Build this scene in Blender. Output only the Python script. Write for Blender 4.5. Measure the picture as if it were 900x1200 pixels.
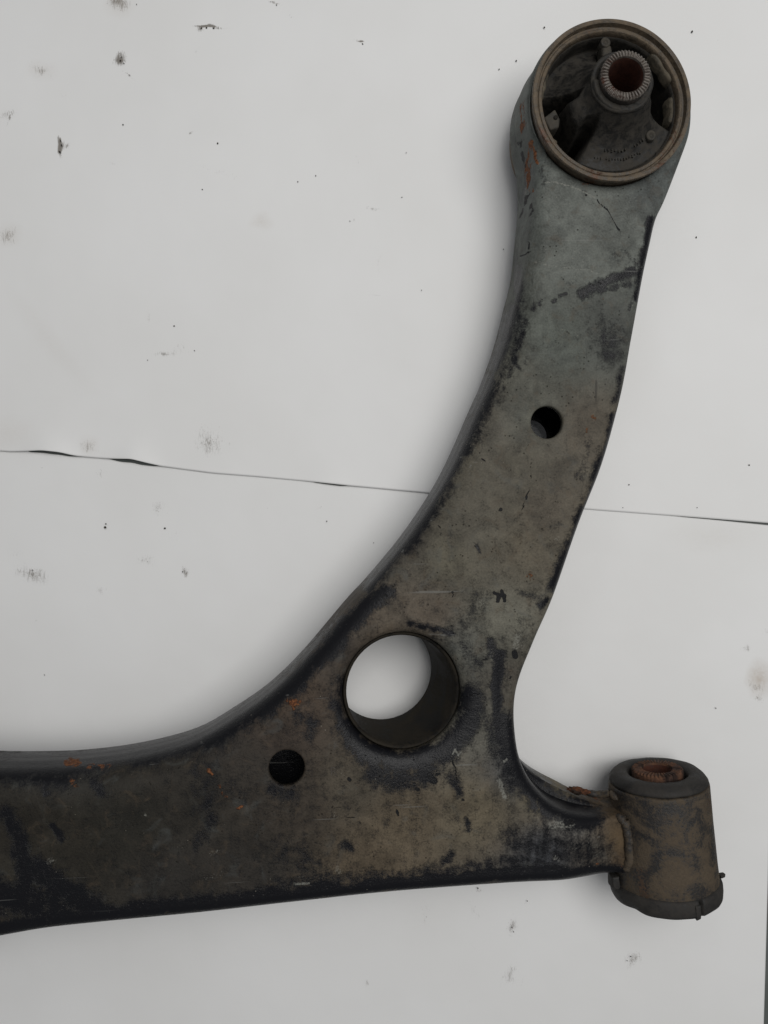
import bpy, bmesh, math, random
import numpy as np
from mathutils import Vector, Matrix, noise as mnoise
from mathutils.kdtree import KDTree
from mathutils.geometry import delaunay_2d_cdt

random.seed(7); rng = np.random.default_rng(7)
for o in list(bpy.data.objects): bpy.data.objects.remove(o)
S = bpy.context.scene
COL = S.collection
R_ = math.radians

# ------------------------------------------------------------------ camera
F = 880.0            # focal length in photo pixels (900 x 1200)
H = 0.397            # phone held 40 cm above the bench, looking straight down
cam = bpy.data.cameras.new('camera'); cam_o = bpy.data.objects.new('camera', cam); COL.objects.link(cam_o)
cam_o.location = (0, 0, H); cam_o.rotation_euler = (0, 0, 0)
cam.sensor_width = 36; cam.lens = F / 1200 * 36; cam.clip_start = 0.01; cam.clip_end = 50
S.camera = cam_o

# ------------------------------------------------------------------ light
W = bpy.data.worlds.new('World'); S.world = W; W.use_nodes = True
W.node_tree.nodes['Background'].inputs[0].default_value = (0.93, 0.96, 1.0, 1)
W.node_tree.nodes['Background'].inputs[1].default_value = 0.19
def area(name, loc, target, size, size_y, power, col):
    l = bpy.data.lights.new(name, 'AREA'); l.shape = 'RECTANGLE'; l.size = size; l.size_y = size_y
    l.energy = power; l.color = col
    o = bpy.data.objects.new(name, l); COL.objects.link(o); o.location = loc
    o.rotation_euler = (Vector(target) - Vector(loc)).to_track_quat('-Z', 'Y').to_euler()
    return o
area('ceiling_lamp', (0.34, 0.26, 1.25), (0.05, 0, 0), 0.95, 0.75, 13.2, (1.0, 0.985, 0.96))
area('ceiling_lamp_far', (-0.7, 1.5, 1.9), (0, 0, 0), 1.2, 0.5, 2.5, (0.96, 0.98, 1.0))
S.view_settings.view_transform = 'Standard'; S.view_settings.look = 'None'
S.view_settings.gamma = 1; S.view_settings.use_curve_mapping = False
S.view_settings.exposure = -0.24
S.cycles.use_denoising = True
S.cycles.max_bounces = 8

# ------------------------------------------------------------------ frames
def at(px, py, z):
    k = (H - z) / F
    return np.array([(px - 450) * k, (600 - py) * k, z])
TH = R_(5.0)                                   # the ball joint end props the arm up on the left
ORG = Vector((0.130, 0.0, 0.046))
RM = Matrix.Rotation(TH, 3, 'Y'); RI = np.array(RM.transposed()); RN = np.array(RM)
CL = RI @ (np.array([0, 0, H]) - np.array(ORG))
def L(px, py, w=0.0):                          # photo pixel -> (u, v) on the arm's own plane w
    d = RI @ np.array([(px - 450) / F, (600 - py) / F, -1.0])
    t = (w - CL[2]) / d[2]
    return (CL + t * d)[:2]
def topx(P):                                   # arm-local points -> photo pixels, to lay out wear
    Wd = P @ RN.T + np.array(ORG)
    k = F / (H - Wd[:, 2])
    return np.stack([450 + Wd[:, 0] * k, 600 - Wd[:, 1] * k], 1)

# ------------------------------------------------------------------ mesh helpers
def link(name, verts, faces, mat, parent=None, smooth=True):
    me = bpy.data.meshes.new(name)
    me.from_pydata([tuple(v) for v in verts], [], [tuple(f) for f in faces]); me.update()
    if smooth: me.polygons.foreach_set('use_smooth', [True] * len(me.polygons))
    o = bpy.data.objects.new(name, me); COL.objects.link(o)
    if mat: me.materials.append(mat)
    if parent: o.parent = parent
    return o
def tag(o, label, cat=None, group=None, kind=None):
    if label: o['label'] = label
    if cat: o['category'] = cat
    if group: o['group'] = group
    if kind: o['kind'] = kind
def fix_normals(o):
    bm = bmesh.new(); bm.from_mesh(o.data); bmesh.ops.recalc_face_normals(bm, faces=bm.faces); bm.to_mesh(o.data); bm.free()
def sharp(o, deg=35):
    o.data.set_sharp_from_angle(angle=R_(deg))
def fattr(o, name, arr):
    a = o.data.attributes.new(name, 'FLOAT', 'POINT'); a.data.foreach_set('value', np.asarray(arr, dtype=np.float32))
def cattr(o, name, arr):
    a = o.data.attributes.new(name, 'FLOAT_COLOR', 'POINT')
    c = np.ones((len(arr), 4), dtype=np.float32); c[:, :3] = arr; a.data.foreach_set('color', c.ravel())
def lathe(name, prof, n, mat, parent, frame, wob=0.0, seed=0, closed=False, mod=None):
    """prof: (r, s) list, turned about the frame's third axis; frame = (origin, e1, e2, e3)"""
    o0, e1, e2, e3 = frame; V = []; Fc = []
    m = len(prof)
    for i in range(n):
        a = 2 * math.pi * i / n
        for j, (r, s) in enumerate(prof):
            rr, ss = r, s
            if mod: rr, ss = mod(a, j, r, s)
            if wob:
                q = Vector((math.cos(a) * 2.2 + seed, math.sin(a) * 2.2, s * 60))
                rr += wob * mnoise.noise(q); ss += wob * mnoise.noise(q * 1.3 + Vector((9, 3, 1)))
            V.append(o0 + e1 * (rr * math.cos(a)) + e2 * (rr * math.sin(a)) + e3 * ss)
    for i in range(n):
        k = (i + 1) % n
        for j in range(m - 1 + (1 if closed else 0)):
            j2 = (j + 1) % m
            Fc.append((i * m + j, k * m + j, k * m + j2, i * m + j2))
    o = link(name, V, Fc, mat, parent); fix_normals(o); return o
def lin(c): 
    c = np.asarray(c, float) / 255.0
    return np.where(c <= 0.04045, c / 12.92, ((c + 0.055) / 1.055) ** 2.4)

# ------------------------------------------------------------------ materials
class NT:
    def __init__(s, name):
        s.m = bpy.data.materials.new(name); s.m.use_nodes = True; s.t = s.m.node_tree
        s.bsdf = s.t.nodes['Principled BSDF']; s.co = None
    def n(s, typ, **kw):
        x = s.t.nodes.new(typ)
        for k, v in kw.items(): setattr(x, k, v)
        return x
    def l(s, a, b): s.t.links.new(a, b)
    def obj(s):
        if s.co is None: s.co = s.n('ShaderNodeTexCoord').outputs['Object']
        return s.co
    def noise(s, scale, detail=4, rough=0.55, dist=0.0, stretch=None):
        x = s.n('ShaderNodeTexNoise'); x.inputs['Scale'].default_value = scale
        x.inputs['Detail'].default_value = detail; x.inputs['Roughness'].default_value = rough; x.inputs['Distortion'].default_value = dist
        if stretch:
            mp = s.n('ShaderNodeMapping'); mp.inputs['Scale'].default_value = stretch[:3]
            if len(stretch) > 3: mp.inputs['Rotation'].default_value = (0, 0, stretch[3])
            s.l(s.obj(), mp.inputs[0]); s.l(mp.outputs[0], x.inputs['Vector'])
        else: s.l(s.obj(), x.inputs['Vector'])
        return x.outputs['Fac']
    def voro(s, scale, feature='F1', rand=1.0):
        x = s.n('ShaderNodeTexVoronoi', feature=feature); x.inputs['Scale'].default_value = scale
        x.inputs['Randomness'].default_value = rand; s.l(s.obj(), x.inputs['Vector']); return x.outputs['Distance']
    def attr(s, name, col=False):
        x = s.n('ShaderNodeAttribute', attribute_name=name); return x.outputs['Color' if col else 'Fac']
    def math(s, op, a, b=None, c=None, clamp=False):
        x = s.n('ShaderNodeMath', operation=op); x.use_clamp = clamp
        for i, v in enumerate((a, b, c)):
            if v is None: continue
            if hasattr(v, 'is_output'): s.l(v, x.inputs[i])
            else: x.inputs[i].default_value = v
        return x.outputs[0]
    def ramp(s, v, lo, hi, a=0.0, b=1.0):
        x = s.n('ShaderNodeMapRange', interpolation_type='SMOOTHSTEP'); s.l(v, x.inputs[0])
        for i, q in enumerate((lo, hi, a, b)): x.inputs[i + 1].default_value = q
        return x.outputs[0]
    def mix(s, f, a, b, mode='MIX'):
        x = s.n('ShaderNodeMix', data_type='RGBA', blend_type=mode)
        for sock, v in ((x.inputs[0], f), (x.inputs[6], a), (x.inputs[7], b)):
            if hasattr(v, 'is_output'): s.l(v, sock)
            elif isinstance(v, (int, float)): sock.default_value = v
            else: sock.default_value = (*v, 1) if len(v) == 3 else v
        return x.outputs[2]
    def bump(s, h, dist, strength=1.0, prev=None):
        x = s.n('ShaderNodeBump'); x.inputs['Strength'].default_value = strength; x.inputs['Distance'].default_value = dist
        s.l(h, x.inputs['Height'])
        if prev is not None: s.l(prev, x.inputs['Normal'])
        return x.outputs[0]
    def out(s, col=None, rough=None, normal=None, metal=None, spec=None):
        for nm, v in (('Base Color', col), ('Roughness', rough), ('Normal', normal), ('Metallic', metal), ('Specular IOR Level', spec)):
            if v is None: continue
            k = s.bsdf.inputs[nm]
            if hasattr(v, 'is_output'): s.l(v, k)
            elif isinstance(v, (int, float)): k.default_value = v
            else: k.default_value = (*v, 1)
        return s.m

def make_body_mat():
    t = NT('weathered_painted_steel')
    film, rust, pale, chip = (t.attr(k) for k in ('film', 'rust', 'pale', 'chip'))
    fcol = t.attr('film_colour', True)
    nb, nm, nf = t.noise(55, 5, .6, .6), t.noise(230, 5, .65, .4), t.noise(1100, 4, .7)
    sc = t.noise(260, 3, .6, .2, (1.0, .12, 1, R_(24)))
    e = t.math('ADD', film, t.math('MULTIPLY', t.math('SUBTRACT', nm, .5), 1.6))
    e = t.math('ADD', e, t.math('MULTIPLY', t.math('SUBTRACT', nf, .5), 1.15))
    e = t.math('ADD', e, t.math('MULTIPLY', t.math('SUBTRACT', sc, .5), 1.0))
    M = t.ramp(e, .04, .90)
    var = t.math('ADD', t.ramp(nb, .32, .68, .70, 1.18), t.math('MULTIPLY', t.math('SUBTRACT', nf, .5), 1.3))
    var = t.math('ADD', var, t.math('MULTIPLY', t.math('SUBTRACT', nm, .5), .9))
    vg = t.n('ShaderNodeCombineColor'); [t.l(var, vg.inputs[i]) for i in range(3)]
    dirt = t.mix(1.0, fcol, vg.outputs[0], 'MULTIPLY')
    dirt = t.mix(t.ramp(t.noise(140, 4, .6, 1.0), .52, .75, 0, .35), dirt, (.085, .062, .040))
    dirt = t.mix(t.ramp(t.noise(90, 3, .5, 1.2), .55, .8, 0, .4), dirt, (.075, .082, .080))
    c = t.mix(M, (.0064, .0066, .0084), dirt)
    # pitting and crumbs of grit
    pit = t.math('MULTIPLY', t.ramp(t.voro(420), .05, .22, 1, 0), t.ramp(t.noise(120, 2), .5, .62))
    c = t.mix(t.math('MULTIPLY', pit, .8), c, (.014, .012, .010))
    fl = t.math('MULTIPLY', t.ramp(t.voro(330), .04, .10, 1, 0), t.ramp(t.noise(210, 2), .56, .62))
    c = t.mix(t.math('MULTIPLY', fl, .7), c, (.24, .22, .18))
    scr = t.ramp(t.noise(420, 2, .5, .3, (.04, 1.0, 1, R_(-62))), .70, .76)
    c = t.mix(t.math('MULTIPLY', scr, .4), c, (.20, .20, .19))
    scr2 = t.math('MULTIPLY', t.ramp(t.noise(330, 2, .5, .8, (1.0, .05, 1, R_(38))), .69, .75), t.ramp(t.noise(60, 2), .48, .6))
    c = t.mix(t.math('MULTIPLY', scr2, .5), c, (.016, .015, .014))
    pm = t.ramp(t.math('ADD', pale, t.math('MULTIPLY', t.math('SUBTRACT', nf, .5), 2.0)), .35, .9)
    c = t.mix(t.math('MULTIPLY', pm, .7), c, (.22, .22, .195))
    rm = t.ramp(t.math('ADD', rust, t.math('MULTIPLY', t.math('SUBTRACT', nm, .5), 3.2)), .42, .75)
    rm = t.math('MULTIPLY', rm, t.ramp(rust, .03, .3))
    rcol = t.mix(t.ramp(nf, .35, .65), (.050, .018, .011), (.23, .092, .036))
    c = t.mix(rm, c, rcol)
    cm = t.ramp(t.math('ADD', chip, t.math('MULTIPLY', t.math('SUBTRACT', nm, .5), 1.6)), .42, .62)
    c = t.mix(cm, c, (.006, .006, .007))
    r = t.math('ADD', t.ramp(M, 0, 1, .32, .62), t.math('MULTIPLY', t.math('SUBTRACT', nf, .5), .25))
    r = t.math('MAXIMUM', r, t.math('MULTIPLY', rm, .85))
    h = t.math('ADD', t.math('MULTIPLY', M, .45), t.math('MULTIPLY', nf, .55))
    h = t.math('SUBTRACT', h, t.math('MULTIPLY', pit, .8))
    h = t.math('ADD', h, t.math('MULTIPLY', t.math('MULTIPLY', rm, nm), 1.8))
    h = t.math('SUBTRACT', h, t.math('MULTIPLY', cm, .9))
    nrm = t.bump(h, .0004, .85)
    nrm = t.bump(nb, .0010, .5, nrm)
    return t.out(c, r, nrm, 0.0, .22)

def grimy(name, base, dirt, rust=None, rust_at=(.6, .7), dscale=160, rough=(.4, .75), bump=.0003, spec=.4, fine=900, metal=0.0):
    t = NT(name)
    a, b, f = t.noise(dscale, 5, .65, .6), t.noise(dscale * .35, 4, .6, .8), t.noise(fine, 4, .7)
    m = t.ramp(t.math('ADD', a, t.math('MULTIPLY', t.math('SUBTRACT', f, .5), .5)), .38, .62)
    c = t.mix(m, base, dirt)
    c = t.mix(t.ramp(f, .3, .7, 0, .5), c, tuple(x * .45 for x in dirt))
    if rust:
        rm = t.ramp(t.math('ADD', b, t.math('MULTIPLY', t.math('SUBTRACT', f, .5), .35)), *rust_at)
        c = t.mix(rm, c, t.mix(t.ramp(a, .4, .6), rust, tuple(x * .4 for x in rust)))
    r = t.ramp(m, 0, 1, *rough)
    nrm = t.bump(t.math('ADD', t.math('MULTIPLY', a, .6), f), bump, .9)
    return t.out(c, r, nrm, metal, spec)

M_BODY = make_body_mat()
M_RING = grimy('rusty_bushing_ring', (.070, .057, .043), (.150, .115, .078), (.105, .050, .026), (.56, .70), 210, (.45, .75), .0004)
M_RUB = grimy('perished_rubber', (.012, .0118, .0112), (.046, .041, .034), None, dscale=170, rough=(.55, .85), bump=.00014, spec=.3)
M_LUG = grimy('dull_rubber_moulding', (.032, .030, .026), (.068, .060, .048), None, dscale=220, rough=(.6, .85), bump=.0003, spec=.3)
M_SIDE = grimy('greasy_sleeve_side', (.016, .015, .014), (.050, .038, .030), None, dscale=150, rough=(.5, .7), bump=.0002)
M_RUBP = grimy('worn_grey_rubber', (.060, .054, .042), (.13, .110, .080), None, dscale=200, rough=(.6, .85), bump=.0003, spec=.3)
M_TEETH = grimy('rusted_serrated_steel', (.060, .045, .036), (.165, .145, .125), (.085, .034, .020), (.52, .66), 260, (.38, .6), .0002, .5)
M_RUSTY = grimy('rusted_sleeve_steel', (.060, .032, .021), (.135, .066, .038), (.035, .019, .014), (.50, .64), 320, (.7, .9), .0003, .3)
M_BORE = grimy('rusted_bore', (.050, .020, .014), (.085, .030, .018), None, dscale=300, rough=(.7, .9), bump=.0003, spec=.3)
M_HOUS = grimy('mud_caked_steel', (.017, .017, .018), (.092, .069, .045), (.080, .045, .026), (.60, .72), 90, (.5, .8), .0004)
M_RUBC = grimy('dusty_bush_rubber', (.018, .0175, .017), (.042, .038, .034), None, dscale=90, rough=(.6, .8), bump=.00015, spec=.3)
M_WELD = grimy('mud_caked_weld', (.040, .034, .026), (.105, .075, .045), (.22, .075, .025), (.55, .66), 150, (.6, .9), .0004)
M_PIPE = grimy('painted_collar_steel', (.009, .009, .009), (.034, .029, .022), None, dscale=60, rough=(.6, .8), bump=.0001, spec=.12)  # darkened to put the shade of the inner wall into the colour
M_BORE_DK = M_PIPE
M_FLAKE = grimy('flaking_rust', (.060, .026, .016), (.150, .060, .028), (.03, .02, .015), (.5, .62), 320, (.75, .95), .0005, .2)

def make_paper():
    t = NT('white_paper')
    sm, tan = t.attr('smudge'), t.attr('tan')
    sx = t.noise(1500, 3, .7, .6)
    s1 = t.noise(700, 4, .7, 1.2, (1, .25, 1, .7)); s2 = t.noise(700, 4, .7, 1.2, (1, .25, 1, -.5))
    g = t.math('MAXIMUM', t.math('MAXIMUM', s1, s2), t.math('MULTIPLY', sx, .97))
    k = t.ramp(t.math('ADD', t.math('MULTIPLY', sm, .47), g), .72, 1.02)
    k = t.math('MULTIPLY', k, t.ramp(sm, .02, .2))
    c = t.mix(t.ramp(t.noise(9, 3), .3, .7, 0, 1), (.815, .815, .812), (.780, .778, .770))
    c = t.mix(t.math('MULTIPLY', k, .85), c, (.135, .115, .092))
    tm = t.math('MULTIPLY', tan, t.ramp(t.noise(600, 4, .7), .25, .7, .5, 1))
    c = t.mix(t.math('MULTIPLY', tm, .6), c, (.48, .41, .34))
    # fine scattered dust
    d = t.math('MULTIPLY', t.ramp(t.voro(95), .012, .03, 1, 0), t.ramp(t.noise(38, 2), .60, .68))
    c = t.mix(t.math('MULTIPLY', d, .55), c, (.10, .09, .08))
    nrm = t.bump(t.noise(1600, 3, .6), .00006, .5)
    nrm = t.bump(t.noise(14, 3, .5), .004, .35, nrm)
    return t.out(c, .55, nrm, 0, .3)
M_PAPER = make_paper()
def make_bench():
    t = NT('scuffed_grey_bench')
    a = t.noise(40, 5, .6); s = t.noise(300, 3, .6, 0, (.05, 1, 1))
    c = t.mix(a, (.075, .085, .080), (.125, .135, .128)); c = t.mix(t.ramp(s, .62, .7, 0, .5), c, (.20, .21, .20))
    return t.out(c, .5, t.bump(s, .0002, .5), 0, .4)
M_BENCH = make_bench()
M_GRIT = grimy('dark_grit', (.02, .018, .015), (.05, .04, .03), rough=(.8, .9))

# ------------------------------------------------------------------ bench and paper
b = .9
bench = link('bench_top', [(-b, -b, 0), (b, -b, 0), (b, b, 0), (-b, b, 0), (-b, -b, -.03), (b, -b, -.03), (b, b, -.03), (-b, b, -.03)],
             [(0, 1, 2, 3), (7, 6, 5, 4), (0, 4, 5, 1), (1, 5, 6, 2), (2, 6, 7, 3), (3, 7, 4, 0)], M_BENCH, smooth=False)
tag(bench, 'dark grey scuffed bench top under the white paper', kind='structure')

def interp(x, pts):
    p = np.array(pts, float); return np.interp(x, p[:, 0], p[:, 1])
def smooth1(x, pts, s=6):
    return sum(interp(x + d, pts) for d in np.linspace(-s, s, 9)) / 9
EDGE = [(-200, 524), (0, 528.5), (15, 529.5), (33, 529), (53, 528.5), (73, 530.5), (90, 534.5), (110, 536.5), (130, 537.8), (157, 538.5), (177, 543.5), (190, 546.5),
        (215, 550), (250, 554.5), (300, 558.5), (365, 564.5), (412, 569.5), (460, 574), (498, 577.5), (560, 585), (690, 597), (790, 604.5), (900, 613), (1150, 634)]
GAP = [(-200, -7), (28, -6), (34, .9), (60, 3.0), (80, 2.8), (92, .2), (106, -3), (122, -3), (130, .6), (142, 3.4), (165, 4.4), (184, 1.6), (190, -1.5), (230, -7), (355, -6), (368, .8), (400, 1.7), (414, -1.5),
       (440, -7), (690, -4), (775, -1.5), (800, .6), (840, 1.2), (900, 2.6), (1150, 5)]
SM = [  # smudges: x, y, rx, ry, angle, strength
 (140, 4, 15, 11, -20, .75), (142, 71, 9, 8, 0, 1.0), (141, 71, 4, 4, 0, .6), (153, 89, 11, 1.6, -28, .8), (50, 84, 17, 9, -20, .48), (78, 110, 10, 10, 0, .3), (8, 136, 15, 9, 10, .5), (12, 141, 12, 1.6, 60, .75),
 (72, 172, 2.4, 11, 10, 1.6), (79, 171, 8, 6, 0, .6), (243, 33, 15, 1.8, 0, 1.6), (235, 37, 6, 3.4, 0, .7), (262, 34, 12, 1.2, 0, .5), (323, 6, 8, 1.6, -35, .9), (343, 22, 8, 1.2, -48, .7), (422, 51, 7, 1.6, -8, 1.1), (415, 49, 7, 1.2, -8, .6),
 (230, 62, 5, 1.4, -60, .6), (10, 277, 13, 13, 0, .55), (246, 519, 23, 22, 0, .50), (262, 520, 14, 9, 30, .30), (106, 523, 12, 10, 0, .50), (97, 524, 4, 7, 0, .5), (118, 530, 14, 6, -20, .3), (438, 245, 12, 3, -5, .55), (421, 190, 1.6, 20, 10, .40), (444, 308, 2, 18, 0, .42), (440, 346, 11, 1.4, 3, .55),
 (196, 416, 20, 4, 0, .55), (210, 408, 16, 12, 0, .34), (175, 370, 5, 8, 0, .42), (133, 193, 7, 2, -10, .45), (258, 202, 32, 8, -15, .30), (224, 158, 4, 1.6, 40, .8), (415, 260, 3, 3, 0, .5), (360, 420, 8, 6, 0, .3), (220, 313, 14, 1.2, 0, .4), (150, 175, 10, 2, 30, .3),
 (186, 594, 11, 12, 0, .50), (40, 674, 24, 12, -15, .62), (36, 670, 10, 7, -20, .5), (172, 656, 16, 9, 0, .42), (218, 671, 6, 7, 0, .66), (118, 693, 8, 7, 0, .48), (20, 648, 8, 8, 0, .38), (44, 726, 6, 6, 0, .36), (202, 630, 10, 10, 0, .33), (118, 556, 10, 6, 0, .4), (376, 594, 7, 1.2, 25, .6), (50, 547, 5, 2, 20, .5),
 (600, 1086, 8, 14, -10, .58), (598, 1142, 12, 18, -15, .52), (612, 1150, 1.5, 16, -12, .4), (740, 1122, 9, 12, -20, .62), (556, 1066, 5, 22, 20, .35), (500, 1072, 8, 20, 10, .36), (560, 1042, 5, 3, 0, .55), (430, 1152, 7, 9, 0, .38), (555, 1170, 14, 8, 10, .3), (618, 1058, 8, 8, 0, .3),
 (874, 760, 9, 4, 20, .55), (885, 806, 12, 8, -20, .6), (855, 770, 12, 10, 0, .2), (838, 830, 4, 1.5, 0, .4), (890, 818, 9, 8, 0, .5), (895, 740, 10, 6, 0, .3)]
TAN = [(889, 795, 13, 17, 0, 1.0), (835, 628, 42, 15, 0, .16), (308, 262, 11, 8, 0, .35), (60, 400, 10, 60, 40, .12), (10, 510, 30, 16, 0, .2), (50, 84, 15, 9, 0, .25), (12, 277, 12, 12, 0, .3), (106, 523, 10, 10, 0, .3), (142, 8, 14, 12, 0, .3)]
def blobs(X, Y, lst):
    X = X + 1.0 * np.sin(Y / 4.1 + X / 9.7) + .7 * np.sin(X / 2.9 - Y / 6.3) + 1.0 * np.sin(Y / 13 + 1); Y = Y + .9 * np.sin(X / 3.7 + Y / 8.1) + .7 * np.sin(Y / 3.1 + X / 11) + 1.0 * np.sin(X / 15)
    out = np.zeros_like(X)
    for (cx, cy, rx, ry, an, st) in lst:
        a = R_(an); dx, dy = X - cx, -(Y - cy)
        p, q = dx * math.cos(a) + dy * math.sin(a), -dx * math.sin(a) + dy * math.cos(a)
        d = np.sqrt((p / rx) ** 2 + (q / ry) ** 2)
        out = np.maximum(out, st * np.clip(1.5 - d, 0, 1.5) / 1.5 * 1.25)
    return out
def sheet(name, y_top, y_bot, x_l, x_r, zf, label):
    nx, ny = 520, 340
    s = np.linspace(0, 1, nx); r = np.linspace(0, 1, ny)
    px0 = -170 + 1230 * s
    PX = np.tile(px0, (ny, 1))
    for it in range(3):
        T, B = y_top(PX), y_bot(PX); PY = T * (1 - r[:, None]) + B * r[:, None]
        xl, xr = x_l(PY), x_r(PY); PX = xl + (xr - xl) * s[None, :]
    Z = zf(PX, PY, r[:, None] + 0 * PX)
    k = H / F
    V = np.stack([(PX - 450) * k, (600 - PY) * k, Z], -1).reshape(-1, 3)
    idx = np.arange(nx * ny).reshape(ny, nx)
    Fc = np.stack([idx[1:, :-1], idx[1:, 1:], idx[:-1, 1:], idx[:-1, :-1]], -1).reshape(-1, 4).tolist()
    # turned edge gives the sheet its thickness
    n0 = len(V); ring = list(idx[0, :]) + list(idx[1:, -1]) + list(idx[-1, -2::-1]) + list(idx[-2:0:-1, 0])
    low = V[ring].copy(); low[:, 2] -= .00018
    V = np.concatenate([V, low]); m = len(ring)
    for i in range(m): Fc.append((ring[i], ring[(i + 1) % m], n0 + (i + 1) % m, n0 + i))
    o = link(name, V, Fc, M_PAPER)
    ax, ay = np.concatenate([PX.ravel(), PX.ravel()[ring]]), np.concatenate([PY.ravel(), PY.ravel()[ring]])
    fattr(o, 'smudge', blobs(ax, ay, SM)); fattr(o, 'tan', blobs(ax, ay, TAN))
    tag(o, label, 'paper', 'sheets of paper on the bench')
    return o
def und(X, Y, s):
    return .00022 * (np.sin(X / 130 + s) * np.sin(Y / 170 + 2 * s) + .6 * np.sin((X + .6 * Y) / 77 + s))
def z_low(X, Y, r): return .0008 + und(X, Y, 1.0) * np.clip(r * 6, 0, 1)
def z_up(X, Y, r):
    e = np.exp(-(1 - r) * 16)
    wave = .5 + .5 * np.sin(X / 46 + .6) * np.sin(X / 117 + 1.2)
    e2_ = np.exp(-(1 - r) * 55)
    return .0013 + und(X, Y, 2.3) * (1 - e) + e * (.0002 + .0006 * wave * np.clip((620 - X) / 200, .1, 1)) + e2_ * (.0030 * np.exp(-((X - 62) / 26) ** 2) + .0034 * np.exp(-((X - 160) / 24) ** 2) + .0012 * np.exp(-((X - 390) / 22) ** 2))
sheet('paper_sheet', lambda x: 0 * x - 170, lambda x: smooth1(x, EDGE, 4), lambda y: 0 * y - 170, lambda y: 0 * y + 1060, z_up,
      'upper white paper sheet, wavy lower edge lapping over the other sheet')
sheet('paper_sheet', lambda x: smooth1(x, EDGE, 4) + smooth1(x, GAP, 4), lambda x: 0 * x + 1370, lambda y: 0 * y - 170, lambda y: 899.5 - (y - 995) * .0268, z_low,
      'lower white paper sheet with straight right edge beside bare bench')

# ------------------------------------------------------------------ grit lying on the paper
def grit():
    bm = bmesh.new()
    G = [(144, 146, 2), (237, 222, 1.6), (255, 168, 2.4), (370, 206, 1.6), (204, 382, 1.8), (471, 231, 1.4), (123, 618, 3.0), (124, 614, 2), (193, 619, 2.4), (638, 32, 2.6), (811, 37, 3), (605, 71, 2), (585, 81, 1.6), (816, 278, 2),
         (878, 545, 1.8), (737, 568, 1.6), (70, 178, 2.6), (72, 170, 2), (71, 165, 1.8), (242, 32.5, 2), (250, 33, 2), (236, 33, 2), (425, 51.5, 2), (141, 71, 2.2), (145, 74, 1.6), (142, 67, 1.4), (152, 88, 1.4), (349, 213, 1.6), (410, 259, 1.4), (228, 411, 1.4),
         (173, 422, 1.4), (214, 670, 1.4), (38, 668, 1.4), (600, 1087, 1.8), (602, 1092, 1.5), (560, 1041, 1.8), (618, 1056, 1.4), (739, 1121, 1.5), (735, 1126, 1.4), (839, 830, 1.4), (324, 6, 1.6), (52, 791, 1.2), (383, 611, 1.5), (438, 636, 1.2), (476, 179, 1.2), (494, 340, 1.2), (590, 292, 1.3), (160, 5, 1.2), (730, 595, 1.2), (817, 595, 1.3), (703, 523, 1.2)]
    for (x, y, d) in G:
        p = at(x, y, .0018); r = d * .5 * H / F * 1.05
        vs = bmesh.ops.create_icosphere(bm, subdivisions=1, radius=1)['verts']
        a = random.uniform(0, 6.28); ex = random.uniform(.8, 1.5)
        for v in vs:
            c = v.co * random.uniform(.7, 1.2)
            q = Vector((c.x * ex, c.y / ex, c.z * .55)) * r
            q.rotate(Matrix.Rotation(a, 3, 'Z')); v.co = q + Vector(p)
    me = bpy.data.meshes.new('grit'); bm.to_mesh(me); bm.free()
    o = bpy.data.objects.new('grit', me); COL.objects.link(o); me.materials.append(M_GRIT)
    tag(o, 'tiny dark crumbs of dirt scattered over the white paper', 'dirt', kind='stuff')
grit()

# ------------------------------------------------------------------ the control arm
ARM = bpy.data.objects.new('control_arm', None); COL.objects.link(ARM); ARM.empty_display_size = .02
ARM.location = ORG; ARM.rotation_euler = (0, TH, 0)
tag(ARM, 'used dark steel suspension control arm with two rubber bushings lying on white paper', 'control arm')

WB = -.036                                        # underside of the pressed box section
LIPW = .0068
EC = L(718, 117, LIPW)                            # axis of the upright bushing
ER = .0420
def loc_ring(a0, a1, n, r=ER):
    q = [(a, r - .0047 * max(0, -math.cos(R_(a - 10)))) for a in np.linspace(a0, a1, n)]   # the eye is slimmer on its left flank
    return [(EC[0] + k * math.cos(R_(a)), EC[1] + k * math.sin(R_(a))) for a, k in q]
# outline, counter-clockwise seen from above: right flank upward, the eye, left flank down, underside edge back
ctrl = []                                         # (u, v, fillet radius)
def add(px, py, w, R): 
    u, v = L(px, py, w); ctrl.append((u, v, R))
for p in [(712, 957, 3), (695, 955.5, 5), (677, 952, 6.5), (647, 940, 7), (623, 917, 7), (608, 888, 6), (602.5, 860, 5), (601, 832, 5), (604, 805, 5), (613, 775, 5), (627, 742, 5), (647, 697, 5.5), (677, 613, 6), (703, 547, 6), (722, 480, 6), (733, 430, 6), (744, 365, 5.5), (752, 320, 5), (759, 288, 5), (766, 258, 5), (775, 240, 4.5)]:
    add(p[0], p[1], -.006, p[2] / 1000)
for (u, v) in loc_ring(-24, 196, 26): ctrl.append((u, v, .0035))
for p in [(602, 212, 4.5), (603.5, 250, 6), (600, 288, 8), (595, 333, 10), (587, 365, 11.5), (576, 408, 12.5), (560, 453, 13), (548, 480, 13), (513, 557, 13), (473, 620, 12.5), (430, 673, 11.5), (405, 700, 11), (355, 759, 11.5), (317, 796, 12), (280, 823, 12.5), (234, 849, 13), (170, 866, 13), (106, 874.5, 13), (50, 876.5, 13), (0, 876, 13), (-60, 872, 8), (-130, 872, 8), (-190, 895, 8), (-225, 950, 8), (-235, 1010, 8), (-215, 1070, 8), (-170, 1108, 8), (-110, 1116, 8)]:
    add(p[0] + (1.5 if p[0] > 300 else 0), p[1] + 1.5, WB, p[2] / 1000)
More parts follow.
